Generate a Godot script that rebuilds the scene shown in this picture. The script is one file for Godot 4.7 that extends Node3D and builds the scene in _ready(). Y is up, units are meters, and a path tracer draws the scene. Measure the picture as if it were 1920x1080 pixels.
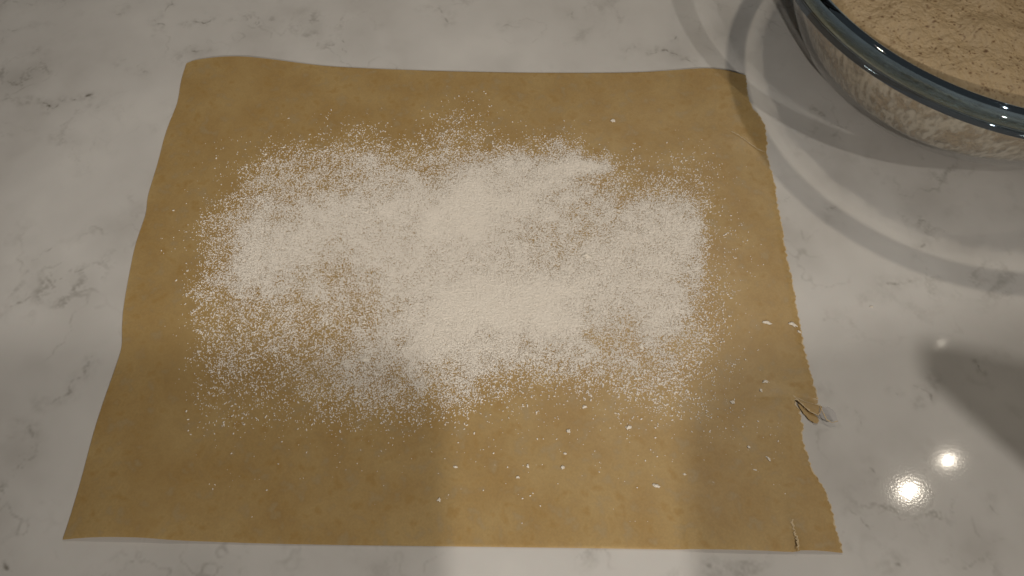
extends Node3D
# A sheet of baking parchment dusted with flour on a quartz worktop, and a glass bowl of dough. Metres, y up, worktop surface at y = 0.

var rng := RandomNumberGenerator.new()
var names := {}
var sway := FastNoiseLite.new()

const TOP_EDGE := [
	Vector3(-0.2229, 0.0015, -0.3954), Vector3(-0.2181, 0.0014, -0.3985), Vector3(-0.2092, 0.0016, -0.4003), Vector3(-0.1973, 0.0017, -0.4017), Vector3(-0.1849, 0.0017, -0.4017),
	Vector3(-0.1685, 0.0015, -0.3999), Vector3(-0.1298, 0.0010, -0.3940), Vector3(-0.0917, 0.0010, -0.3910), Vector3(-0.0345, 0.0007, -0.3888), Vector3(0.0221, 0.0007, -0.3876),
	Vector3(0.0787, 0.0010, -0.3876), Vector3(0.1071, 0.0012, -0.3893), Vector3(0.1301, 0.0016, -0.3909), Vector3(0.1448, 0.0015, -0.3895), Vector3(0.1581, 0.0020, -0.3842)]

const LEFT_EDGE := [
	Vector3(-0.2230, 0.0013, -0.3956), Vector3(-0.2233, 0.0013, -0.3805), Vector3(-0.2220, 0.0013, -0.3621), Vector3(-0.2228, 0.0013, -0.3505), Vector3(-0.2236, 0.0013, -0.3429),
	Vector3(-0.2243, 0.0012, -0.3309), Vector3(-0.2241, 0.0012, -0.3111), Vector3(-0.2245, 0.0013, -0.2859), Vector3(-0.2230, 0.0013, -0.2716), Vector3(-0.2240, 0.0013, -0.2495),
	Vector3(-0.2230, 0.0012, -0.2287), Vector3(-0.2212, 0.0013, -0.2083), Vector3(-0.2192, 0.0013, -0.1961), Vector3(-0.2164, 0.0013, -0.1830), Vector3(-0.2168, 0.0013, -0.1702),
	Vector3(-0.2187, 0.0010, -0.1481), Vector3(-0.2194, 0.0010, -0.1311), Vector3(-0.2194, 0.0010, -0.1089), Vector3(-0.2199, 0.0010, -0.0915), Vector3(-0.2207, 0.0010, -0.0791)]

const BOTTOM_EDGE := [
	Vector3(-0.2207, 0.0010, -0.0791), Vector3(-0.2115, 0.0020, -0.0797), Vector3(-0.1991, 0.0030, -0.0800), Vector3(-0.1816, 0.0030, -0.0797), Vector3(-0.1678, 0.0024, -0.0788),
	Vector3(-0.1544, 0.0016, -0.0783), Vector3(-0.1220, 0.0012, -0.0773), Vector3(-0.0810, 0.0008, -0.0766), Vector3(-0.0418, 0.0008, -0.0761), Vector3(0.0224, 0.0008, -0.0753),
	Vector3(0.0773, 0.0010, -0.0745), Vector3(0.0884, 0.0018, -0.0745), Vector3(0.1141, 0.0024, -0.0740), Vector3(0.1371, 0.0015, -0.0732), Vector3(0.1394, 0.0020, -0.0738),
	Vector3(0.1462, 0.0024, -0.0738), Vector3(0.1539, 0.0018, -0.0734), Vector3(0.1611, 0.0010, -0.0728)]

const RIGHT_EDGE := [
	Vector3(0.1581, 0.0020, -0.3842), Vector3(0.1578, 0.0020, -0.3727), Vector3(0.1572, 0.0020, -0.3633), Vector3(0.1585, 0.0020, -0.3550), Vector3(0.1620, 0.0022, -0.3484),
	Vector3(0.1641, 0.0022, -0.3416), Vector3(0.1643, 0.0020, -0.3338), Vector3(0.1637, 0.0020, -0.3259), Vector3(0.1622, 0.0015, -0.3194), Vector3(0.1623, 0.0012, -0.3128),
	Vector3(0.1630, 0.0010, -0.3025), Vector3(0.1637, 0.0008, -0.2936), Vector3(0.1630, 0.0008, -0.2791), Vector3(0.1629, 0.0008, -0.2646), Vector3(0.1624, 0.0008, -0.2409),
	Vector3(0.1627, 0.0008, -0.2225), Vector3(0.1622, 0.0008, -0.2001), Vector3(0.1621, 0.0008, -0.1829), Vector3(0.1627, 0.0008, -0.1697), Vector3(0.1634, 0.0012, -0.1584),
	Vector3(0.1636, 0.0020, -0.1517), Vector3(0.1503, 0.0016, -0.1516), Vector3(0.1511, 0.0014, -0.1510), Vector3(0.1527, 0.0010, -0.1463), Vector3(0.1535, 0.0008, -0.1375),
	Vector3(0.1517, 0.0008, -0.1306), Vector3(0.1529, 0.0008, -0.1189), Vector3(0.1552, 0.0008, -0.1109), Vector3(0.1586, 0.0008, -0.1030), Vector3(0.1602, 0.0008, -0.0934),
	Vector3(0.1601, 0.0008, -0.0848), Vector3(0.1610, 0.0010, -0.0766), Vector3(0.1611, 0.0010, -0.0728)]

const FOLD_UNDER := [
	Vector3(0.1502, 0.0015, -0.1543), Vector3(0.1574, 0.0024, -0.1527), Vector3(0.1629, 0.0034, -0.1507), Vector3(0.1623, 0.0034, -0.1490), Vector3(0.1607, 0.0029, -0.1483),
	Vector3(0.1564, 0.0021, -0.1501)]

const FOLD_FLAP := [
	Vector3(0.1505, 0.0014, -0.1540), Vector3(0.1559, 0.0021, -0.1504), Vector3(0.1615, 0.0029, -0.1483), Vector3(0.1642, 0.0034, -0.1470), Vector3(0.1630, 0.0029, -0.1442),
	Vector3(0.1616, 0.0026, -0.1425), Vector3(0.1577, 0.0021, -0.1447), Vector3(0.1545, 0.0018, -0.1481)]

const FOLD_TIP := [
	Vector3(0.1630, 0.0032, -0.1479), Vector3(0.1683, 0.0041, -0.1464), Vector3(0.1704, 0.0039, -0.1435), Vector3(0.1713, 0.0029, -0.1392), Vector3(0.1681, 0.0026, -0.1384),
	Vector3(0.1654, 0.0025, -0.1399), Vector3(0.1615, 0.0027, -0.1419), Vector3(0.1631, 0.0030, -0.1447)]

const FOLD_SHADE := [
	Vector3(0.1525, 0.0010, -0.1499), Vector3(0.1566, 0.0012, -0.1463), Vector3(0.1610, 0.0014, -0.1429), Vector3(0.1622, 0.0014, -0.1403), Vector3(0.1605, 0.0012, -0.1383),
	Vector3(0.1578, 0.0011, -0.1401), Vector3(0.1549, 0.0009, -0.1440)]

const CREASE := [
	Vector3(0.1419, 0.0016, -0.3359), Vector3(0.1474, 0.0018, -0.3309), Vector3(0.1521, 0.0020, -0.3259), Vector3(0.1565, 0.0020, -0.3212), Vector3(0.1609, 0.0020, -0.3186)]

const SLIT := [
	Vector3(0.1392, 0.0016, -0.0890), Vector3(0.1384, 0.0016, -0.0869), Vector3(0.1386, 0.0018, -0.0843), Vector3(0.1392, 0.0020, -0.0804), Vector3(0.1392, 0.0026, -0.0767),
	Vector3(0.1389, 0.0034, -0.0738)]

const VEIN_STROKES := [
	[1.7, 0.62, -0.3416, -0.3651, -0.3271, -0.3642, -0.3140, -0.3618, -0.3023, -0.3581, -0.2996, -0.3623, -0.2901, -0.3656],
	[1.3, 0.40, -0.3140, -0.3618, -0.3045, -0.3572, -0.3078, -0.3526, -0.3099, -0.3489],
	[2.6, 0.60, -0.2861, -0.3665, -0.2831, -0.3660, -0.2802, -0.3684],
	[1.6, 0.40, -0.2768, -0.3554, -0.2718, -0.3590],
	[1.4, 0.30, -0.3558, -0.4141, -0.3578, -0.4228, -0.3562, -0.4296, -0.3471, -0.4307, -0.3395, -0.4333],
	[2.2, 0.45, -0.3330, -0.4085, -0.3268, -0.4100],
	[1.6, 0.40, -0.2838, -0.4418, -0.2793, -0.4472, -0.2738, -0.4516],
	[1.6, 0.45, -0.2570, -0.4413, -0.2507, -0.4386, -0.2444, -0.4322],
	[1.6, 0.50, -0.2348, -0.4312, -0.2274, -0.4360, -0.2146, -0.4386, -0.2140, -0.4434],
	[1.4, 0.35, -0.2503, -0.4244, -0.2482, -0.4270, -0.2435, -0.4259],
	[1.8, 0.40, -0.2268, -0.4141, -0.2205, -0.4105, -0.2128, -0.4090],
	[1.4, 0.35, -0.2491, -0.4456, -0.2473, -0.4549, -0.2459, -0.4615],
	[2.2, 0.35, -0.2714, -0.3984, -0.2672, -0.3994],
	[2.6, 0.30, -0.2531, -0.3890, -0.2497, -0.3886],
	[1.4, 0.25, -0.2615, -0.3925, -0.2542, -0.3954],
	[1.2, 0.25, -0.3309, -0.3311, -0.3237, -0.3355],
	[2.0, 0.36, -0.2701, -0.2229, -0.2624, -0.2265, -0.2549, -0.2319, -0.2475, -0.2384],
	[1.8, 0.30, -0.2837, -0.2344, -0.2830, -0.2436, -0.2736, -0.2462],
	[2.4, 0.34, -0.2922, -0.2076, -0.2841, -0.2100, -0.2789, -0.2138],
	[1.8, 0.26, -0.2722, -0.2215, -0.2659, -0.2114],
	[2.6, 0.36, -0.2526, -0.1506, -0.2458, -0.1518, -0.2387, -0.1561, -0.2350, -0.1660, -0.2316, -0.1764],
	[2.4, 0.36, -0.2618, -0.1431, -0.2545, -0.1358, -0.2524, -0.1305],
	[3.0, 0.50, -0.2478, -0.0692, -0.2450, -0.0667, -0.2413, -0.0633],
	[2.0, 0.40, -0.1456, -0.0662, -0.1408, -0.0667, -0.1355, -0.0657, -0.1264, -0.0653],
	[1.4, 0.30, -0.1327, -0.0722, -0.1304, -0.0710, -0.1296, -0.0692],
	[2.0, 0.34, -0.0646, -0.4538, -0.0556, -0.4505, -0.0505, -0.4467, -0.0463, -0.4381, -0.0424, -0.4451],
	[1.8, 0.32, -0.1246, -0.4244, -0.1184, -0.4192, -0.1156, -0.4105, -0.1118, -0.4019],
	[1.3, 0.60, 0.0940, -0.4090, 0.1054, -0.4085, 0.1148, -0.4054, 0.1235, -0.3979],
	[1.4, 0.35, 0.1122, -0.4202, 0.1152, -0.4249],
	[2.0, 0.28, 0.0773, -0.4024, 0.0846, -0.4115, 0.0865, -0.4166],
	[1.8, 0.28, 0.0421, -0.4483, 0.0441, -0.4397],
	[1.8, 0.26, -0.0087, -0.4296, -0.0019, -0.4322, 0.0057, -0.4333],
	[1.6, 0.24, -0.0987, -0.4375, -0.0906, -0.4312],
	[3.0, 0.32, 0.2134, -0.2183, 0.2161, -0.2208, 0.2256, -0.2233, 0.2388, -0.2240],
	[2.4, 0.34, 0.1896, -0.2713, 0.1956, -0.2757, 0.2015, -0.2788],
	[2.2, 0.30, 0.2398, -0.2402, 0.2452, -0.2491, 0.2447, -0.2548],
	[1.2, 0.75, 0.2535, -0.1720, 0.2551, -0.1704, 0.2584, -0.1685],
	[2.2, 0.55, 0.2281, -0.1641, 0.2325, -0.1644, 0.2344, -0.1616],
	[2.0, 0.36, 0.2187, -0.1589, 0.2237, -0.1561, 0.2254, -0.1515],
	[1.6, 0.55, 0.2180, -0.1494, 0.2197, -0.1515, 0.2212, -0.1540],
	[1.6, 0.35, 0.2066, -0.1576, 0.2097, -0.1552],
	[3.0, 0.36, 0.1678, -0.1567, 0.1734, -0.1573],
	[1.8, 0.26, 0.1791, -0.1461, 0.1839, -0.1417, 0.1851, -0.1366],
	[2.6, 0.34, 0.1890, -0.1045, 0.1914, -0.1034],
	[2.0, 0.34, 0.1683, -0.0946, 0.1741, -0.0907, 0.1750, -0.0860, 0.1793, -0.0795],
	[1.8, 0.28, 0.1741, -0.0907, 0.1865, -0.0912, 0.1966, -0.0888, 0.2039, -0.0811],
	[3.4, 0.50, 0.1841, -0.0672, 0.1874, -0.0680],
	[3.4, 0.50, 0.0959, -0.0667, 0.0987, -0.0665],
	[2.0, 0.30, 0.2424, -0.1021, 0.2423, -0.0981, 0.2423, -0.0936],
	[1.8, 0.28, 0.1831, -0.1186, 0.1860, -0.1130, 0.1873, -0.1089],
	[1.8, 0.30, 0.2201, -0.1285, 0.2181, -0.1228, 0.2187, -0.1208]]

const LUMPS := [
	[0.1437, -0.1978, 0.0054, 0.0024, 0.3],
	[0.1580, -0.1968, 0.0045, 0.0024, 0.5],
	[0.1607, -0.1921, 0.0027, 0.0018, 0.6],
	[0.1373, -0.1623, 0.0035, 0.0023, 0.1],
	[0.1339, -0.1570, 0.0020, 0.0020, 0.2],
	[0.0732, -0.1059, 0.0041, 0.0022, 0.3],
	[0.1323, -0.1194, 0.0036, 0.0014, 1.0],
	[0.0882, -0.1114, 0.0025, 0.0014, 0.4],
	[0.0261, -0.1152, 0.0022, 0.0022, 0.0],
	[0.0030, -0.1100, 0.0022, 0.0016, 0.1],
	[0.0080, -0.1158, 0.0019, 0.0019, 0.4],
	[0.0274, -0.1225, 0.0019, 0.0014, 0.2],
	[-0.0291, -0.1155, 0.0022, 0.0014, 0.1],
	[-0.0366, -0.0986, 0.0019, 0.0019, 0.2],
	[0.0616, -0.1364, 0.0037, 0.0022, -0.3],
	[0.0660, -0.3449, 0.0035, 0.0028, 0.2],
	[0.0297, -0.1346, 0.0022, 0.0022, 0.5],
	[0.0385, -0.1479, 0.0026, 0.0020, -0.3],
	[0.1243, -0.1139, 0.0019, 0.0011, 0.1],
	[0.1227, -0.1257, 0.0017, 0.0017, 0.2],
	[0.1022, -0.1075, 0.0016, 0.0014, 0.3],
	[0.1180, -0.1503, 0.0026, 0.0023, 0.7],
	[0.1488, -0.3760, 0.0029, 0.0022, 0.7],
	[-0.0814, -0.1752, 0.0065, 0.0029, 0.1],
	[0.0442, -0.2417, 0.0063, 0.0038, 0.2],
	[0.2054, -0.2086, 0.0018, 0.0015, 0.2]]

const FLOUR := [
	"0000000000000000000000000000000000000",
	"0000000000000000111100000000000000000",
	"0000000000000000122100000000000000000",
	"0000001111111001233211100000000000000",
	"0000001122232112344321111110000000000",
	"0011122333444334454433333321000111000",
	"0012233444565544566555566654211221100",
	"0112345556677665667788889998432333210",
	"0112356666667777678888888876433433210",
	"0122456666667778789988887765555543210",
	"0134567777888898899999988776777764210",
	"0134677778888898999998888777888874210",
	"0135678888888788999988777777888884210",
	"0124688888788888888888777788888873210",
	"0124688888778888888888777888888873210",
	"0123688877667788888888888888888763210",
	"0124677777776778899999999888888753200",
	"0024566666666678899999999888888753200",
	"0013455566666678899999999877888743100",
	"0012455566556778989888888666677542100",
	"0002355555567778888888777866666532100",
	"0001355445567777777776666666666432100",
	"0001344444556766767654444445555322000",
	"0000233333445555555543222223444321000",
	"0000123222233332333211121113222210000",
	"0000012101111111111110110001110000000",
	"0000000000000000000000000000000000000"]

const COVER := [0.0, 0.004, 0.018, 0.06, 0.15, 0.29, 0.46, 0.66, 0.87, 0.997]
const BOWL := Vector3(0.3095, 0.0, -0.4095)


func _ready():
	rng.seed = 11
	sway.seed = 4
	sway.frequency = 9.0
	# --- camera, surroundings, lamps ---
	var cam := Camera3D.new()
	cam.name = "camera"
	cam.position = Vector3(0, 0.40, 0)
	cam.rotation_degrees = Vector3(-61.1, 0, 0)
	cam.fov = 40.09
	cam.near = 0.01
	cam.far = 30.0
	add_child(cam)
	cam.current = true
	var env := Environment.new()
	env.background_mode = Environment.BG_COLOR
	env.background_color = Color(0.036, 0.034, 0.032).linear_to_srgb()
	env.tonemap_mode = Environment.TONE_MAPPER_LINEAR
	env.tonemap_exposure = 1.0
	env.sdfgi_enabled = true
	env.ssao_enabled = true
	env.ssil_enabled = true
	var we := WorldEnvironment.new()
	we.name = "surroundings"
	we.environment = env
	add_child(we)
	var warm := Color(1.0, 0.953, 0.875)
	var pale := Color(1.0, 0.972, 0.93)
	downlight(Vector3(0.33, 1.40, -0.88), Vector3(0.30, 0, -0.46), 0.38, 0.028, 38.0, warm, "ceiling downlight beyond the far side of the worktop, behind the bowl")
	downlight(Vector3(0.03, 1.40, 2.00), Vector3(0.05, 0, -0.03), 2.6, 0.036, 13.0, pale, "ceiling downlight behind the gap between the two bar stools")
	downlight(Vector3(0.78, 1.40, 0.53), Vector3(-0.17, 0, 0.04), 1.14, 0.017, 23.0, pale, "ceiling downlight over the front edge of the worktop, right of the stools")
	downlight(Vector3(0.906, 1.43, -0.466), Vector3(0.4, 0, -0.466), 0.05, 0.011, 60.0, warm, "ceiling downlight right of the bowl, nearest of the three there")
	downlight(Vector3(1.0145, 1.43, -0.537), Vector3(0.5, 0, -0.537), 0.022, 0.007, 60.0, warm, "ceiling downlight right of the bowl, middle one of the three there")
	downlight(Vector3(1.077, 1.43, -0.836), Vector3(0.6, 0, -0.8), 0.0012, 0.0025, 60.0, warm, "ceiling downlight right of the bowl, farthest of the three there")
	# --- the setting ---
	worktop()
	kitchen_floor()
	# --- things ---
	parchment()
	flour()
	lumps()
	bowl()
	dough()
	chopping_board()
	stool(Vector3(-0.22, -0.92, 0.42), 0.0, 0.30, "grey bar stool left of the worktop's front edge, the left one of the two")
	stool(Vector3(0.290, -0.92, 0.400), 7.0, 0.30, "grey bar stool at the worktop's front edge, the right one of the two")


# ---------------------------------------------------------------- helpers

func numbered(called: String) -> String:
	if not names.has(called):
		names[called] = 0
		return called
	names[called] += 1
	return "%s_%03d" % [called, names[called]]


func thing(called: String, label: String, category: String, at := Vector3.ZERO, group := "") -> Node3D:
	var o := Node3D.new()
	o.name = numbered(called)
	o.position = at
	add_child(o)
	tag(o, label, category, group)
	return o


func tag(o: Node3D, label: String, category: String, group := "") -> void:
	o.set_meta("label", label)
	o.set_meta("category", category)
	if group:
		o.set_meta("group", group)


func obj(called: String, mesh: Mesh, m: Material, parent: Node3D = self) -> MeshInstance3D:
	var o := MeshInstance3D.new()
	o.name = numbered(called) if parent == self else called
	o.mesh = mesh
	o.material_override = m
	parent.add_child(o, true)
	return o


func lin(r: float, g: float, b: float, a := 1.0) -> Color:
	var c := Color(r, g, b).linear_to_srgb()
	c.a = a
	return c


func mat(c: Color, rough := 0.6) -> StandardMaterial3D:
	var m := StandardMaterial3D.new()
	m.albedo_color = c
	m.roughness = rough
	return m


func noise(seed_: int, freq: float, oct := 4, kind := FastNoiseLite.TYPE_SIMPLEX_SMOOTH) -> FastNoiseLite:
	var n := FastNoiseLite.new()
	n.seed = seed_
	n.noise_type = kind
	n.frequency = freq
	n.fractal_octaves = oct
	return n


func tex(im: Image) -> ImageTexture:
	return ImageTexture.create_from_image(im)


func grey(n: FastNoiseLite, side: int) -> Image:
	var im := n.get_seamless_image(side, side, false, false, 0.1, true)
	im.convert(Image.FORMAT_L8)
	return im


## A sheet of rows x columns of points, smooth.
func sheet(points: PackedVector3Array, across: int, uv_scale := 1.0, close := false) -> ArrayMesh:
	var rows := points.size() / across
	var st := SurfaceTool.new()
	st.begin(Mesh.PRIMITIVE_TRIANGLES)
	for p in points:
		st.set_uv(Vector2(p.x, p.z) / uv_scale)
		st.add_vertex(p)
	for j in rows - 1:
		for i in (across if close else across - 1):
			var k := (i + 1) % across
			var a := j * across + i
			var b := j * across + k
			var c := a + across
			var d := b + across
			for q in ([a, c, b, b, c, d] if close else [a, b, c, b, d, c]):
				st.add_index(q)
	st.generate_normals()
	return st.commit()


## Turns a profile of (radius, height) about the y axis; u runs round, v along the profile.
func lathe(profile: PackedVector2Array, segs := 160, wobble: FastNoiseLite = null, amount := 0.0) -> ArrayMesh:
	var st := SurfaceTool.new()
	st.begin(Mesh.PRIMITIVE_TRIANGLES)
	var n := profile.size()
	for j in n:
		for i in segs + 1:
			var a := TAU * (i % segs) / segs
			var r := profile[j].x
			if wobble:
				r += amount * wobble.get_noise_3d(cos(a) * 0.15, profile[j].y, sin(a) * 0.15)
			st.set_uv(Vector2(float(i) / segs, float(j) / (n - 1)))
			st.add_vertex(Vector3(cos(a) * r, profile[j].y, sin(a) * r))
	for j in n - 1:
		for i in segs:
			var a := j * (segs + 1) + i
			for q in [a, a + 1, a + segs + 1, a + 1, a + segs + 2, a + segs + 1]:
				st.add_index(q)
	st.generate_normals()
	return st.commit()


func curve(pts: Array, t: float, smooth := true) -> Vector3:
	var total := 0.0
	var lens: Array[float] = [0.0]
	for i in pts.size() - 1:
		total += pts[i].distance_to(pts[i + 1])
		lens.append(total)
	var at := t * total
	for i in pts.size() - 1:
		if at <= lens[i + 1] or i == pts.size() - 2:
			var f: float = clampf((at - lens[i]) / maxf(lens[i + 1] - lens[i], 1e-9), 0.0, 1.0)
			if not smooth:
				return pts[i].lerp(pts[i + 1], f)
			return pts[i].cubic_interpolate(pts[i + 1], pts[maxi(i - 1, 0)], pts[mini(i + 2, pts.size() - 1)], f)
	return pts[-1]


func sampled(pts: Array, n: int, smooth: bool) -> Array:
	var out := []
	for i in n + 1:
		out.append(curve(pts, float(i) / n, smooth))
	return out


## A thin raised line of torn fibres along a path.
func fibre(path: Array, width: float, inward: Vector3, seed_: int) -> ArrayMesh:
	var n := noise(seed_, 420.0, 3)
	var pts := PackedVector3Array()
	for i in path.size():
		var p: Vector3 = path[i]
		var w := width * clampf(0.75 + 1.3 * n.get_noise_2d(p.x, p.z), 0.12, 1.7)
		var ahead: Vector3 = path[mini(i + 1, path.size() - 1)] - path[maxi(i - 1, 0)]
		var side := Vector3(-ahead.z, 0, ahead.x).normalized()
		if side.dot(inward) < 0:
			side = -side
		pts.append(p + Vector3(0, 0.0001, 0) - side * 0.00012)
		pts.append(p + side * w * 0.5 + Vector3(0, 0.00028, 0))
		pts.append(p + side * w + Vector3(0, 0.00012, 0))
	return sheet(pts, 3, 0.4)


func patch(outline: Array, jag := 0.0, seed_ := 1) -> ArrayMesh:
	var n := noise(seed_, 500.0, 3)
	var line := []
	for i in outline.size():
		for k in 6:
			var p: Vector3 = outline[i].lerp(outline[(i + 1) % outline.size()], k / 6.0)
			p.x += jag * n.get_noise_2d(p.x, p.z)
			p.z += jag * n.get_noise_2d(p.z + 3.0, p.x)
			line.append(p)
	var flat := PackedVector2Array()
	var mid := Vector3.ZERO
	for p in line:
		flat.append(Vector2(p.x, p.z))
		mid += p / line.size()
	var st := SurfaceTool.new()
	st.begin(Mesh.PRIMITIVE_TRIANGLES)
	for p in line:
		st.set_uv(Vector2(p.x, p.z) / 0.4)
		st.add_vertex(p)
	var tris := Geometry2D.triangulate_polygon(flat)
	for k in range(0, tris.size(), 3):
		var p := flat[tris[k]]
		var turn := (flat[tris[k + 1]] - p).cross(flat[tris[k + 2]] - p)
		for q in ([0, 1, 2] if turn > 0 else [0, 2, 1]):
			st.add_index(tris[k + q])
	st.generate_normals()
	return st.commit()


func prism(outline: PackedVector2Array, depth: float, bevel := 0.004) -> ArrayMesh:
	var st := SurfaceTool.new()
	st.begin(Mesh.PRIMITIVE_TRIANGLES)
	var n := outline.size()
	var rings := []
	var mid := Vector2.ZERO
	for p in outline:
		mid += p / n
	for s in [[-0.5, bevel], [-0.5, 0.0], [0.5, 0.0], [0.5, bevel]]:
		var ring := []
		for p in outline:
			var q: Vector2 = p.move_toward(mid, s[1])
			var z: float = s[0] * depth + (bevel * -signf(s[0]) if s[1] == 0.0 else 0.0)
			ring.append(Vector3(q.x, q.y, z))
		rings.append(ring)
	for k in 3:
		for i in n:
			var j := (i + 1) % n
			for v in [rings[k][i], rings[k + 1][i], rings[k][j], rings[k][j], rings[k + 1][i], rings[k + 1][j]]:
				st.add_vertex(v)
	for i in range(1, n - 1):
		for v in [rings[0][0], rings[0][i], rings[0][i + 1], rings[3][0], rings[3][i + 1], rings[3][i]]:
			st.add_vertex(v)
	st.generate_normals()
	return st.commit()


func rounded(w: float, h: float, r: float) -> PackedVector2Array:
	var out := PackedVector2Array()
	for c in [[w / 2 - r, h / 2 - r, 0], [-w / 2 + r, h / 2 - r, 1], [-w / 2 + r, -h / 2 + r, 2], [w / 2 - r, -h / 2 + r, 3]]:
		for i in 7:
			var a: float = (c[2] + i / 6.0) * PI / 2
			out.append(Vector2(c[0] + cos(a) * r, c[1] + sin(a) * r))
	return out


# ---------------------------------------------------------------- lamps

func downlight(at: Vector3, aim: Vector3, energy: float, radius: float, beam: float, color: Color, label: String) -> void:
	var t := thing("ceiling_downlight", label, "lamp", at, "ceiling downlights")
	var trim := PackedVector2Array([Vector2(radius + 0.002, 0.02), Vector2(radius + 0.004, -0.004), Vector2(radius + 0.016, -0.003), Vector2(radius + 0.020, 0.004), Vector2(radius + 0.012, 0.02), Vector2(radius + 0.002, 0.02)])
	obj("trim", lathe(trim, 40), mat(lin(0.7, 0.7, 0.7), 0.4), t)
	var glow := mat(Color.BLACK)
	glow.emission_enabled = true
	glow.emission = color
	glow.emission_energy_multiplier = 6.0
	obj("bulb", lathe(PackedVector2Array([Vector2(0.0001, 0.004), Vector2(radius, 0.004), Vector2(radius, 0.012), Vector2(0.0001, 0.012)]), 32), glow, t)
	var l := SpotLight3D.new()
	l.name = "beam"
	l.light_color = color
	l.light_energy = energy
	l.light_size = radius
	l.spot_angle = beam
	l.spot_angle_attenuation = 1.0
	l.spot_range = 6.0
	l.spot_attenuation = 2.0
	l.shadow_enabled = true
	t.add_child(l)
	l.look_at_from_position(at + Vector3(0, -0.03, 0), aim, Vector3.FORWARD)


# ---------------------------------------------------------------- worktop and floor

func brush(im: Image, at: Vector2, r: float, strength: float, n: FastNoiseLite) -> void:
	var side := im.get_width()
	var reach := int(ceil(r * 2.2)) + 1
	for dy in range(-reach, reach + 1):
		for dx in range(-reach, reach + 1):
			var px := int(at.x) + dx
			var py := int(at.y) + dy
			var d := Vector2(px + 0.5, py + 0.5).distance_to(at) / r
			if d > 2.2:
				continue
			var a := strength * exp(-d * d) * clampf(0.75 + 1.1 * n.get_noise_2d(px, py), 0.0, 1.6)
			var c := im.get_pixel(posmod(px, side), posmod(py, side))
			if a > c.a:
				im.set_pixel(posmod(px, side), posmod(py, side), Color(c.r, c.g, c.b, minf(a, 1.0)))


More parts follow.
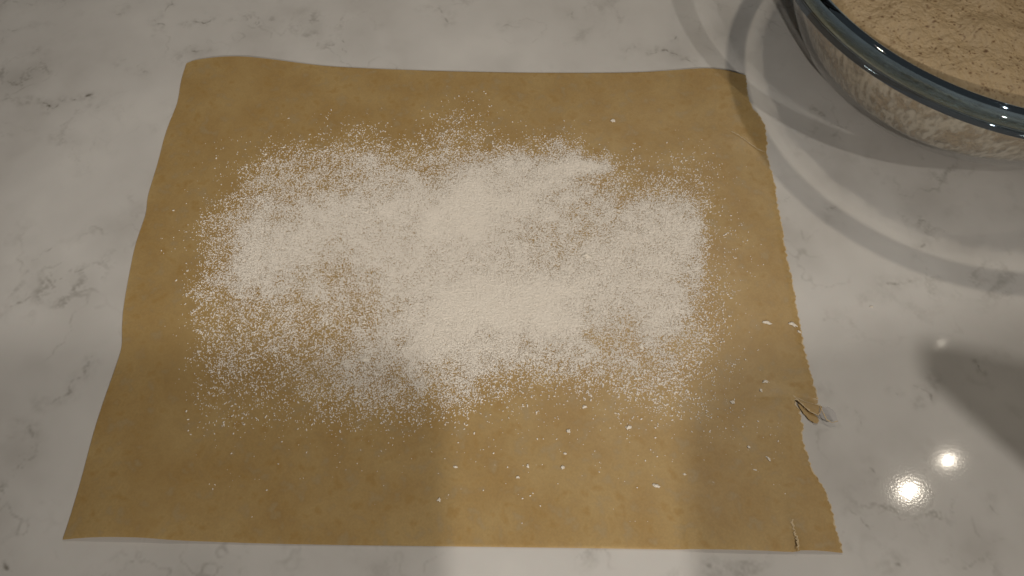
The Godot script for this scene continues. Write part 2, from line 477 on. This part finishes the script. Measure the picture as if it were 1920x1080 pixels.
func worktop() -> void:
	var side := 2048
	var span := 1.1
	var small := 1024
	# veins: ridges of a warped noise, broken up by a second one
	var ridge := noise(21, 0.0075, 4)
	ridge.domain_warp_enabled = true
	ridge.domain_warp_amplitude = 45.0
	ridge.domain_warp_frequency = 0.012
	var ridge2 := noise(27, 0.016, 4)
	var e := grey(ridge2, small).get_data()
	var a := grey(ridge, small).get_data()
	var b := grey(noise(22, 0.012, 3), small).get_data()
	var f := grey(noise(23, 0.06, 3), small).get_data()
	var out := PackedByteArray()
	out.resize(small * small * 4)
	for i in small * small:
		var broken := clampf((b[i] - 100) / 80.0, 0.0, 1.0) * clampf((f[i] - 70) / 90.0, 0.15, 1.0)
		var v := maxf(clampf(1.0 - absf(a[i] - 128.0) / 8.0, 0.0, 1.0), 0.75 * clampf(1.0 - absf(e[i] - 120.0) / 5.0, 0.0, 1.0)) * broken
		var cloud := clampf((b[i] - 140) / 105.0, 0.0, 1.0) * 0.20 + clampf((f[i] - 150) / 90.0, 0.0, 1.0) * clampf((a[i] - 110) / 110.0, 0.0, 1.0) * 0.2
		out[i * 4] = 122
		out[i * 4 + 1] = 117
		out[i * 4 + 2] = 108
		out[i * 4 + 3] = int(clampf(v * 0.42 + cloud, 0.0, 1.0) * 255)
	var veins := Image.create_from_data(small, small, false, Image.FORMAT_RGBA8, out)
	veins.resize(side, side, Image.INTERPOLATE_CUBIC)
	var grain := noise(31, 0.09, 3)
	var wander := noise(32, 0.03, 3)
	for s in VEIN_STROKES:
		var w: float = s[0] * 0.62
		var strength: float = minf(s[1] * 1.35, 1.0)
		var pts := []
		for k in range(2, s.size(), 2):
			pts.append(Vector2((s[k] / span + 0.5) * side, ((s[k + 1] + 0.8) / span) * side))
		for k in pts.size() - 1:
			var p: Vector2 = pts[k]
			var q: Vector2 = pts[k + 1]
			var steps := int(p.distance_to(q) / 0.8) + 1
			for i in steps:
				var c := p.lerp(q, float(i) / steps)
				c += Vector2(wander.get_noise_2d(c.x, c.y), wander.get_noise_2d(c.y + 500, c.x)) * 9.0
				var along := (k + float(i) / steps) / (pts.size() - 1)
				var swell := clampf(0.55 + 1.4 * wander.get_noise_2d(c.x * 1.7 + 900, c.y * 1.7), 0.2, 1.6) * (0.45 + 0.9 * sin(PI * clampf(along, 0.03, 0.97)))
				brush(veins, c, w * (0.55 + 0.6 * swell), strength * minf(swell, 1.1), grain)
				if i % 6 == 0:
					brush(veins, c + Vector2(rng.randf_range(-5, 5), rng.randf_range(-5, 5)), w * 5.0, strength * 0.30, grain)
	var ground := Gradient.new()
	ground.offsets = PackedFloat32Array([0.0, 0.35, 0.6, 1.0])
	ground.colors = PackedColorArray([lin(0.52, 0.495, 0.468), lin(0.60, 0.577, 0.55), lin(0.63, 0.607, 0.58), lin(0.69, 0.667, 0.635)])
	var cloudy := NoiseTexture2D.new()
	cloudy.width = 1024
	cloudy.height = 1024
	cloudy.seamless = true
	cloudy.noise = noise(41, 0.011, 5)
	cloudy.color_ramp = ground
	var m := StandardMaterial3D.new()
	m.albedo_texture = cloudy
	m.detail_enabled = true
	m.detail_albedo = tex(veins)
	m.detail_blend_mode = BaseMaterial3D.BLEND_MODE_MIX
	m.roughness = 0.075
	m.metallic_specular = 0.36
	m.clearcoat_enabled = true
	m.clearcoat = 0.3
	m.clearcoat_roughness = 0.035
	m.heightmap_enabled = true
	var fine := NoiseTexture2D.new()
	fine.width = 2048
	fine.height = 2048
	fine.seamless = true
	fine.noise = noise(42, 0.50, 2)
	m.heightmap_texture = fine
	m.heightmap_scale = 0.0012
	# the slab: top, rounded front edge, underside
	var x0 := -1.3
	var x1 := 1.3
	var cross := [[-0.95, 0.0], [0.176, 0.0], [0.1785, -0.0008], [0.180, -0.003], [0.180, -0.027], [0.177, -0.030], [-0.95, -0.030]]
	var st := SurfaceTool.new()
	st.begin(Mesh.PRIMITIVE_TRIANGLES)
	st.set_smooth_group(-1)
	var run := 0.0
	for k in cross.size() - 1:
		var p := Vector2(cross[k][0], cross[k][1])
		var q := Vector2(cross[k + 1][0], cross[k + 1][1])
		var len := p.distance_to(q)
		var corner := func(x: float, c: Vector2, r: float):
			st.set_uv(Vector2(x / span + 0.5, (r - 0.95 + 0.8) / span))
			st.add_vertex(Vector3(x, c.y, c.x))
		for v in [[x0, p, run], [x1, p, run], [x0, q, run + len], [x1, p, run], [x1, q, run + len], [x0, q, run + len]]:
			corner.call(v[0], v[1], v[2])
		run += len
	st.generate_normals()
	var o := obj("worktop", st.commit(), m)
	o.set_meta("kind", "structure")


func kitchen_floor() -> void:
	var p := PlaneMesh.new()
	p.size = Vector2(9, 9)
	var m := mat(lin(0.16, 0.11, 0.075), 0.5)
	var o := obj("floor", p, m)
	o.position = Vector3(0, -0.92, 0)
	o.set_meta("kind", "structure")


# ---------------------------------------------------------------- parchment

func paper_material() -> StandardMaterial3D:
	var side := 1024
	var a := grey(noise(51, 0.010, 4), side).get_data()
	var b := grey(noise(52, 0.035, 3), side).get_data()
	var c := grey(noise(53, 0.25, 2), side).get_data()
	var out := PackedByteArray()
	out.resize(side * side * 3)
	var lo := Vector3(0.49, 0.317, 0.120)
	var hi := Vector3(0.60, 0.432, 0.195)
	var rust := Vector3(0.49, 0.305, 0.100)
	var dull := Vector3(0.53, 0.40, 0.215)
	var ramp := []
	for i in 256:
		ramp.append(lo.lerp(hi, clampf((i - 60) / 140.0, 0.0, 1.0)))
	for i in side * side:
		var v: Vector3 = ramp[(a[i] + b[i]) >> 1]
		if b[i] > 150:
			v = v.lerp(rust, minf((b[i] - 150) / 90.0, 0.75))
		elif b[i] < 100:
			v = v.lerp(dull, minf((100 - b[i]) / 80.0, 0.7))
		var k := 0.93 + 0.14 * c[i] / 255.0
		out[i * 3] = int(255.0 * pow(v.x * k, 0.4545))
		out[i * 3 + 1] = int(255.0 * pow(v.y * k, 0.4545))
		out[i * 3 + 2] = int(255.0 * pow(v.z * k, 0.4545))
	var m := StandardMaterial3D.new()
	m.albedo_texture = tex(Image.create_from_data(side, side, false, Image.FORMAT_RGB8, out))
	m.roughness = 0.38
	m.backlight_enabled = true
	m.backlight = Color(0.5, 0.5, 0.5).linear_to_srgb()
	var fine := NoiseTexture2D.new()
	fine.width = 1024
	fine.height = 1024
	fine.seamless = true
	fine.noise = noise(54, 0.03, 5)
	m.heightmap_enabled = true
	m.heightmap_texture = fine
	m.heightmap_scale = 0.008
	return m


func sheet_height(x: float, z: float) -> float:
	return 0.0008 + 0.0005 * (sway.get_noise_2d(x, z) + 0.6)


func parchment() -> void:
	var paper := paper_material()
	var torn := mat(lin(0.60, 0.47, 0.29), 0.8)
	var t := thing("parchment_sheet", "sheet of brown baking parchment with a torn right edge lying on the white worktop", "baking parchment")
	var nu := 150
	var nv := 460
	var top := sampled(TOP_EDGE, nu, true)
	var bottom := sampled(BOTTOM_EDGE, nu, true)
	var left := sampled(LEFT_EDGE, nv, true)
	var right := sampled(RIGHT_EDGE, nv, false)
	var tear := noise(61, 260.0, 3)
	for j in nv + 1:
		var fade := clampf(minf(j, nv - j) / 6.0, 0.0, 1.0)
		right[j].x += 0.0011 * fade * tear.get_noise_2d(right[j].x * 0.3, right[j].z)
	var pts := PackedVector3Array()
	for j in nv + 1:
		var v := float(j) / nv
		var llin: Vector3 = left[0].lerp(left[nv], v)
		var rlin: Vector3 = right[0].lerp(right[nv], v)
		for i in nu + 1:
			var u := float(i) / nu
			var p: Vector3 = top[i].lerp(bottom[i], v) + (left[j] - llin) * pow(1.0 - u, 3.0) + (right[j] - rlin) * pow(u, 7.0)
			var y := sheet_height(p.x, p.z)
			var edges := [[top[i].y, v * 0.318 / 0.030], [bottom[i].y, (1.0 - v) * 0.318 / 0.022], [left[j].y, u * 0.37 / 0.022], [right[j].y, (1.0 - u) * 0.37 / 0.014]]
			var least := 99.0
			for e in edges:
				y = maxf(y, lerpf(y, e[0], exp(-e[1] * e[1] * 0.5)))
				least = minf(least, e[1])
			if least == 0.0:
				y = top[i].y if j == 0 else bottom[i].y if j == nv else left[j].y if i == 0 else right[j].y
			p.y = y
			pts.append(p)
	obj("sheet", sheet(pts, nu + 1, 0.4), paper, t)
	obj("torn_edge", fibre(right, 0.0006, Vector3.LEFT, 62), torn, t)
	for f in [["folded_underside", FOLD_UNDER, 0.0002], ["folded_scrap", FOLD_SHADE, 0.0006], ["torn_flap", FOLD_FLAP, 0.0008]] :
		obj(f[0], patch(f[1], f[2], 63), paper, t)
	var tissue := mat(lin(0.40, 0.385, 0.40), 0.4)
	tissue.transparency = BaseMaterial3D.TRANSPARENCY_ALPHA
	tissue.albedo_color.a = 0.38
	for f in [FOLD_TIP]:
		var o := obj("frayed_tip", patch(f, 0.0008, 66), tissue, t)
		o.set_meta("label", "pale see-through frayed tip of the torn flap")
	var crease := sampled(CREASE, 60, true)
	for i in 61:
		crease[i].z += 0.0008 * tear.get_noise_2d(crease[i].x * 2.0, 3.0)
	obj("torn_edge", fibre(crease, 0.0006, Vector3(0, 0, -1), 67), torn, t)
	var slit := sampled(SLIT, 40, false)
	for i in 41:
		slit[i].x += 0.0012 * tear.get_noise_2d(slit[i].z * 2.0, 7.0)
	obj("torn_edge", fibre(slit, 0.0009, Vector3.RIGHT, 64), torn, t)
	for line in [[FOLD_FLAP, 4, 7, 0.0006], [FOLD_TIP, 3, 6, 0.0005], [FOLD_FLAP, 0, 4, 0.0004]]:
		var path := []
		for k in range(line[1], line[2]):
			path.append(line[0][k] + Vector3(0, 0.0002, 0))
		if line[1] > 0:
			path.append(line[0][0] + Vector3(0, 0.0002, 0))
		obj("torn_edge", fibre(sampled(path, 50, false), line[3], Vector3(0, 0, -1), 65), torn, t)


# ---------------------------------------------------------------- flour

func clump(seed_: int, segs: int, rings: int, rough: float) -> ArrayMesh:
	var s := SphereMesh.new()
	s.radius = 1.0
	s.height = 2.0
	s.radial_segments = segs
	s.rings = rings
	var n := noise(seed_, 0.9, 2)
	var arrays := s.get_mesh_arrays()
	var v: PackedVector3Array = arrays[Mesh.ARRAY_VERTEX]
	for i in v.size():
		v[i] *= 1.0 + rough * n.get_noise_3dv(v[i] * 1.3)
		v[i].z += 0.35 * v[i].x * v[i].x
	var st := SurfaceTool.new()
	st.begin(Mesh.PRIMITIVE_TRIANGLES)
	for p in v:
		st.add_vertex(p)
	for q in arrays[Mesh.ARRAY_INDEX]:
		st.add_index(q)
	st.generate_normals()
	return st.commit()


func flour() -> void:
	var m := mat(lin(0.87, 0.81, 0.73), 1.0)
	m.metallic_specular = 0.2
	var x0 := -0.21
	var x1 := 0.15
	var z0 := -0.38
	var z1 := -0.12
	var nx := 37
	var nz := 27
	var grid := []
	for row in FLOUR:
		var r := []
		for c in row:
			r.append(int(c))
		grid.append(r)
	var coarse := noise(71, 70.0, 3)
	var ragged := noise(74, 32.0, 3)
	var fine := noise(72, 420.0, 2)
	var where: Array[Transform3D] = []
	var cells := 900
	var step := (x1 - x0) / cells
	var rows := int((z1 - z0) / step)
	for j in rows:
		var z := z0 + j * step
		for i in cells:
			var x := x0 + i * step
			var wx := 0.010 * ragged.get_noise_2d(x, z) + 0.004 * coarse.get_noise_2d(z, x)
			var wz := 0.009 * ragged.get_noise_2d(z + 4.0, x)
			var gz := clampf((z + wz - z0) / (z1 - z0), 0.0, 1.0) * (nz - 1)
			var j0 := mini(int(gz), nz - 2)
			var fz := gz - j0
			var gx := clampf((x + wx - x0) / (x1 - x0), 0.0, 1.0) * (nx - 1)
			var i0 := mini(int(gx), nx - 2)
			var fx := gx - i0
			var d: float = lerpf(lerpf(grid[j0][i0], grid[j0][i0 + 1], fx), lerpf(grid[j0 + 1][i0], grid[j0 + 1][i0 + 1], fx), fz)
			if d < 0.05:
				continue
			d = clampf(d + (1.3 * coarse.get_noise_2d(x, z) + 0.9 * fine.get_noise_2d(x, z)) * clampf(d / 4.0, 0.15, 1.0) * (1.0 - 0.6 * smoothstep(7.6, 8.6, d)), 0.0, 9.0)
			var k := mini(int(d), 8)
			var cover: float = lerpf(COVER[k], COVER[k + 1], d - k)
			var expected := -log(1.0 - minf(cover, 0.997)) * step * step / 0.21e-6
			while expected > 0.0:
				if rng.randf() < expected:
					var big := 0.00016 + 0.00030 * pow(rng.randf(), 1.8)
					if d < 5.0 and rng.randf() < 0.22:
						big *= 1.45
					var b := Basis(Vector3.UP, rng.randf() * TAU) * Basis(Vector3.RIGHT, rng.randf_range(-0.5, 0.5)) * Basis.from_scale(Vector3(big * rng.randf_range(0.9, 1.7), big * rng.randf_range(0.5, 0.9), big * rng.randf_range(0.55, 1.0)))
					var px := x + rng.randf() * step
					var pz := z + rng.randf() * step
					var pile := rng.randf() * 0.0005 * clampf((d - 5.0) / 4.0, 0.0, 1.0)
					where.append(Transform3D(b, Vector3(px, sheet_height(px, pz) + big * 0.35 + pile, pz)))
				expected -= 1.0
	# stray grains thrown past the edge towards the right and the front
	for k in 520:
		var px := rng.randf_range(-0.17, 0.15)
		var pz := -0.14 + absf(rng.randfn(0.0, 0.022)) if k % 2 else rng.randf_range(-0.31, -0.13)
		if k % 2 == 0:
			px = 0.10 + absf(rng.randfn(0.0, 0.022))
		if px > 0.145 or pz > -0.085:
			continue
		var big := 0.00016 + 0.0003 * pow(rng.randf(), 3.0)
		where.append(Transform3D(Basis(Vector3.UP, rng.randf() * TAU) * Basis.from_scale(Vector3(big * 1.3, big * 0.7, big)), Vector3(px, sheet_height(px, pz) + big * 0.3, pz)))
	var mm := MultiMesh.new()
	mm.transform_format = MultiMesh.TRANSFORM_3D
	mm.mesh = clump(73, 7, 3, 0.8)
	mm.instance_count = where.size()
	for i in where.size():
		mm.set_instance_transform(i, where[i])
	print("flour grains ", where.size())
	var o := MultiMeshInstance3D.new()
	o.name = "flour"
	o.multimesh = mm
	o.material_override = m
	add_child(o)
	o.set_meta("kind", "stuff")
	tag(o, "white flour dusted in uneven drifts over the middle of the parchment", "flour")


const LUMP_LABELS := [
	"largest oval flour lump near the torn right edge of the parchment",
	"slanting flour lump at the right edge, right of the largest oval lump",
	"small flour lump touching the torn right edge below the slanting lump",
	"round flour lump left of the folded tear on the right edge",
	"small flour lump just below the round lump left of the folded tear",
	"long white flour flake alone near the bottom right of the parchment",
	"thin upright flour flake below the folded tear on the right",
	"small slanting flour flake above and right of the long flake at bottom right",
	"compact flour lump on bare parchment at bottom centre, largest of that scatter",
	"flour lump lowest of the two side by side at bottom centre",
	"flour lump upper right of the two side by side at bottom centre",
	"small flour lump above the largest lump of the bottom centre scatter",
	"flour lump on bare parchment at the left of the bottom centre scatter",
	"lowest flour lump on the parchment, left of centre near the bottom edge",
	"white flour lump under the drift at the lower right corner of the flour",
	"lone flour lump on bare parchment above the flour, upper right",
	"flour lump below the bottom fringe of the flour, right of centre",
	"flour lump on the bottom fringe of the flour, right of centre",
	"tiny flat flour flake left of the thin upright flake on the right",
	"tiny flour crumb between the folded tear and the thin upright flake",
	"tiny flour crumb right of the long flake at bottom right",
	"flour lump right of the drift at the lower right corner of the flour",
	"flour crumb at the top right corner of the parchment beside the bowl",
	"pale wide flour lump in the lower left of the flour drift",
	"pale broad flour mound in the right half of the flour drift",
	"white flour crumb on bare worktop between the parchment and the bowl"]


func lumps() -> void:
	var m := mat(lin(0.80, 0.735, 0.64), 1.0)
	m.metallic_specular = 0.2
	for k in LUMPS.size():
		var s: Array = LUMPS[k]
		var o := obj("flour_lump", clump(80 + k, 16, 9, 1.1), m)
		var a: float = s[2] * 0.45
		var b: float = s[3] * 0.45
		o.basis = Basis(Vector3.UP, -s[4]) * Basis.from_scale(Vector3(a * 0.92, b * 0.42, b * 0.80))
		o.position = Vector3(s[0], (sheet_height(s[0], s[1]) if k < LUMPS.size() - 1 else 0.0) + b * 0.22, s[1])
		tag(o, LUMP_LABELS[k], "flour lump", "loose lumps of flour")


# ---------------------------------------------------------------- bowl and dough

const WALL := [[0.0, 0.0], [0.060, 0.0], [0.084, 0.0004], [0.0925, 0.0012], [0.1045, 0.0057], [0.1150, 0.017], [0.1205, 0.0265], [0.1258, 0.0375], [0.1302, 0.050], [0.1338, 0.063], [0.1366, 0.0745], [0.1388, 0.0792]]


func inner_radius(y: float) -> float:
	for i in range(4, WALL.size() - 1):
		if y <= WALL[i + 1][1]:
			return lerpf(WALL[i][0], WALL[i + 1][0], clampf((y - WALL[i][1]) / (WALL[i + 1][1] - WALL[i][1]), 0.0, 1.0)) - 0.0048
	return WALL[-1][0] - 0.0048


func pane(c: Color, alpha: float, rough := 0.03) -> StandardMaterial3D:
	var m := mat(c, rough)
	m.transparency = BaseMaterial3D.TRANSPARENCY_ALPHA
	m.albedo_color.a = alpha
	return m


func bowl() -> void:
	var t := thing("glass_bowl", "clear glass mixing bowl with a thick rolled rim at the top right corner", "bowl", BOWL)
	var outer := PackedVector2Array()
	for p in WALL:
		outer.append(Vector2(p[0] + 0.0001, p[1] + 0.0004))
	var inner := PackedVector2Array()
	for i in 30:
		var y := lerpf(0.0795, 0.0065, i / 29.0)
		inner.append(Vector2(inner_radius(y), y))
	inner.append(Vector2(0.086, 0.0056))
	inner.append(Vector2(0.0001, 0.0055))
	var glass := pane(lin(0.40, 0.45, 0.43), 0.06)
	obj("wall", lathe(outer, 220), glass, t)
	obj("inner_wall", lathe(inner, 220), glass, t)
	# the rolled rim
	var lip := PackedVector2Array()
	for q in [[0.1402, 0.0808], [0.1408, 0.0800], [0.1460, 0.0797], [0.1512, 0.0796], [0.1518, 0.0799], [0.1521, 0.0806], [0.1523, 0.0842], [0.1521, 0.0868], [0.1514, 0.0890], [0.1500, 0.0909], [0.1478, 0.0923], [0.1454, 0.0928], [0.1432, 0.0922], [0.1414, 0.0906], [0.1404, 0.0884], [0.1401, 0.0850], [0.1402, 0.0808]]:
		lip.append(Vector2(q[0], q[1]))
	var rim := mat(Color(0.66, 0.76, 0.83, 0.0), 0.02)
	rim.refraction_enabled = true
	rim.refraction_scale = 0.05
	obj("rim", lathe(lip, 260), rim, t)
	# dough and flour left on the inside of the glass
	var w := 1024
	var h := 128
	var a := noise(91, 0.02, 4)
	var b := noise(92, 0.05, 4)
	var im := Image.create(w, h, false, Image.FORMAT_RGBA8)
	for y in h:
		var low := clampf((y - 70) / 30.0, 0.0, 1.0)
		for x in w:
			var ang := TAU * x / w
			var cx := cos(ang) * 160.0
			var cz := sin(ang) * 160.0
			var streak := b.get_noise_3d(cx * 3.4, y * 0.9, cz * 3.4)
			var smear := a.get_noise_3d(cx * 1.5, y * 1.0, cz * 1.5)
			var al := clampf(0.42 + 1.5 * smear + 0.9 * streak, 0.0, 0.92)
			al = lerpf(al, clampf(0.45 + 1.6 * streak, 0.0, 0.85), low)
			if y < 11:
				al *= 0.3
			var tone := clampf(0.5 + 1.4 * streak, 0.0, 1.0)
			var c := lin(0.70, 0.58, 0.41).lerp(lin(0.76, 0.76, 0.72), tone * 0.4)
			im.set_pixel(x, y, Color(c.r, c.g, c.b, al))
	var film := StandardMaterial3D.new()
	film.albedo_texture = tex(im)
	film.transparency = BaseMaterial3D.TRANSPARENCY_ALPHA
	film.roughness = 0.5
	var coat := PackedVector2Array()
	for i in 25:
		var y := lerpf(0.0800, 0.0085, i / 24.0)
		coat.append(Vector2(inner_radius(y) - 0.0003, y))
	obj("dough_smear", lathe(coat, 220), film, t)


func dough() -> void:
	var side := 1024
	var im := Image.create(side, side, false, Image.FORMAT_RGB8)
	var a := grey(noise(101, 0.012, 5), side).get_data()
	var b := grey(noise(102, 0.07, 3), side).get_data()
	var out := PackedByteArray()
	out.resize(side * side * 3)
	for i in side * side:
		var k := 0.88 + 0.10 * a[i] / 255.0 + 0.16 * b[i] / 255.0
		out[i * 3] = int(255.0 * pow(0.455 * k, 0.4545))
		out[i * 3 + 1] = int(255.0 * pow(0.335 * k, 0.4545))
		out[i * 3 + 2] = int(255.0 * pow(0.19 * k, 0.4545))
	im = Image.create_from_data(side, side, false, Image.FORMAT_RGB8, out)
	for k in 5200:   # specks of bran
		var at := Vector2(rng.randf() * side, rng.randf() * side)
		var long := rng.randf_range(1.0, 3.8) * (1.7 if rng.randf() < 0.12 else 1.0)
		var wide := long * rng.randf_range(0.35, 0.8)
		var turn := rng.randf() * PI
		var strength := rng.randf_range(0.45, 1.0)
		var reach := int(long * 1.5) + 1
		for dy in range(-reach, reach + 1):
			for dx in range(-reach, reach + 1):
				var q := Vector2(dx, dy).rotated(turn)
				var d := Vector2(q.x / long, q.y / wide).length()
				if d < 1.4:
					var x := posmod(int(at.x) + dx, side)
					var y := posmod(int(at.y) + dy, side)
					im.set_pixel(x, y, im.get_pixel(x, y).lerp(lin(0.13, 0.065, 0.025), strength * clampf(1.4 - d, 0.0, 1.0)))
	var m := StandardMaterial3D.new()
	m.albedo_texture = tex(im)
	m.uv1_triplanar = true
	m.uv1_scale = Vector3.ONE / 0.24
	m.roughness = 0.52
	var bump := NoiseTexture2D.new()
	bump.width = 1024
	bump.height = 1024
	bump.seamless = true
	bump.noise = noise(103, 0.05, 5)
	m.heightmap_enabled = true
	m.heightmap_texture = bump
	m.heightmap_scale = 0.09
	var big := noise(104, 24.0, 3)
	var fold := noise(105, 60.0, 4)
	fold.fractal_type = FastNoiseLite.FRACTAL_RIDGED
	var pts := PackedVector3Array()
	var segs := 300
	var edge := 0.0725
	for j in 130:
		var f := j / 129.0
		for i in segs:
			var ang := TAU * i / segs
			var r: float
			var y: float
			if f < 0.62:      # the top, from the middle out
				var q := f / 0.62
				r = q * (inner_radius(edge) - 0.0015)
				var x := cos(ang) * r
				var z := sin(ang) * r
				y = 0.0825 - 0.006 * pow(q, 5.0) - 0.0045 * smoothstep(0.94, 1.0, q)
				y += (0.0030 * big.get_noise_2d(x, z) + 0.0004 * fold.get_noise_2d(x, z)) * (1.0 - pow(q, 12.0))
			else:             # down the side, against the glass
				var q := (f - 0.62) / 0.38
				y = lerpf(edge - 0.001, 0.0072, q)
				r = (inner_radius(maxf(y, 0.0072)) - 0.0008) * (1.0 if q < 0.96 else lerpf(1.0, 0.0, (q - 0.96) / 0.04))
				r -= 0.0016 * maxf(0.0, fold.get_noise_3d(cos(ang) * 0.13, y, sin(ang) * 0.13) * 1.5) * (1.0 - smoothstep(0.9, 1.0, q))
			pts.append(Vector3(cos(ang) * r, y, sin(ang) * r))
	var o := obj("dough", sheet(pts, segs, 0.24, true), m)
	o.position = BOWL
	tag(o, "tan speckled wholemeal dough filling the glass bowl", "dough")


# ---------------------------------------------------------------- stools

func stool(at: Vector3, turn: float, top: float, label: String) -> void:
	var t := thing("bar_stool", label, "bar stool", at, "bar stools along the worktop's front edge")
	t.rotation_degrees.y = turn
	var cloth := mat(lin(0.10, 0.10, 0.11), 0.85)
	var metal := mat(lin(0.05, 0.05, 0.05), 0.4)
	metal.metallic = 0.8
	var back := obj("backrest", prism(rounded(0.398, 0.34, 0.03), 0.03, 0.008), cloth, t)
	back.position = Vector3(0, 0.92 + top - 0.17, -0.12)
	var seat := obj("seat", prism(rounded(0.40, 0.38, 0.05), 0.06, 0.012), cloth, t)
	seat.rotation_degrees.x = 90
	seat.position = Vector3(0, 0.66, 0.06)
	for s in [-1, 1]:
		for d in [-1, 1]:
			var c := CylinderMesh.new()
			c.top_radius = 0.013
			c.bottom_radius = 0.011
			c.height = 0.64
			var leg := obj("leg", c, metal, t)
			leg.position = Vector3(s * 0.17, 0.32, 0.06 + d * 0.15)
		var c := CylinderMesh.new()
		c.top_radius = 0.010
		c.bottom_radius = 0.010
		c.height = 0.28
		var post := obj("back_post", c, metal, t)
		post.position = Vector3(s * 0.13, 0.80, -0.125)


# ---------------------------------------------------------------- board beside the camera, right of the frame

func chopping_board() -> void:
	var t := thing("chopping_board", "wooden chopping board standing on its edge on the worktop right of the parchment", "chopping board", Vector3(0.392, 0.0, 0.025))
	t.rotation_degrees.y = -rad_to_deg(atan2(0.25, 0.97))
	var m := mat(lin(0.38, 0.27, 0.16), 0.6)
	var board := obj("board", prism(rounded(0.30, 0.41, 0.006), 0.016, 0.002), m, t)
	board.position = Vector3(0.15, 0.2055, 0.008)
	for x in [0.06, 0.24]:
		var foot := obj("foot", prism(rounded(0.02, 0.024, 0.003), 0.09, 0.002), m, t)
		foot.position = Vector3(x, 0.0125, 0.008)
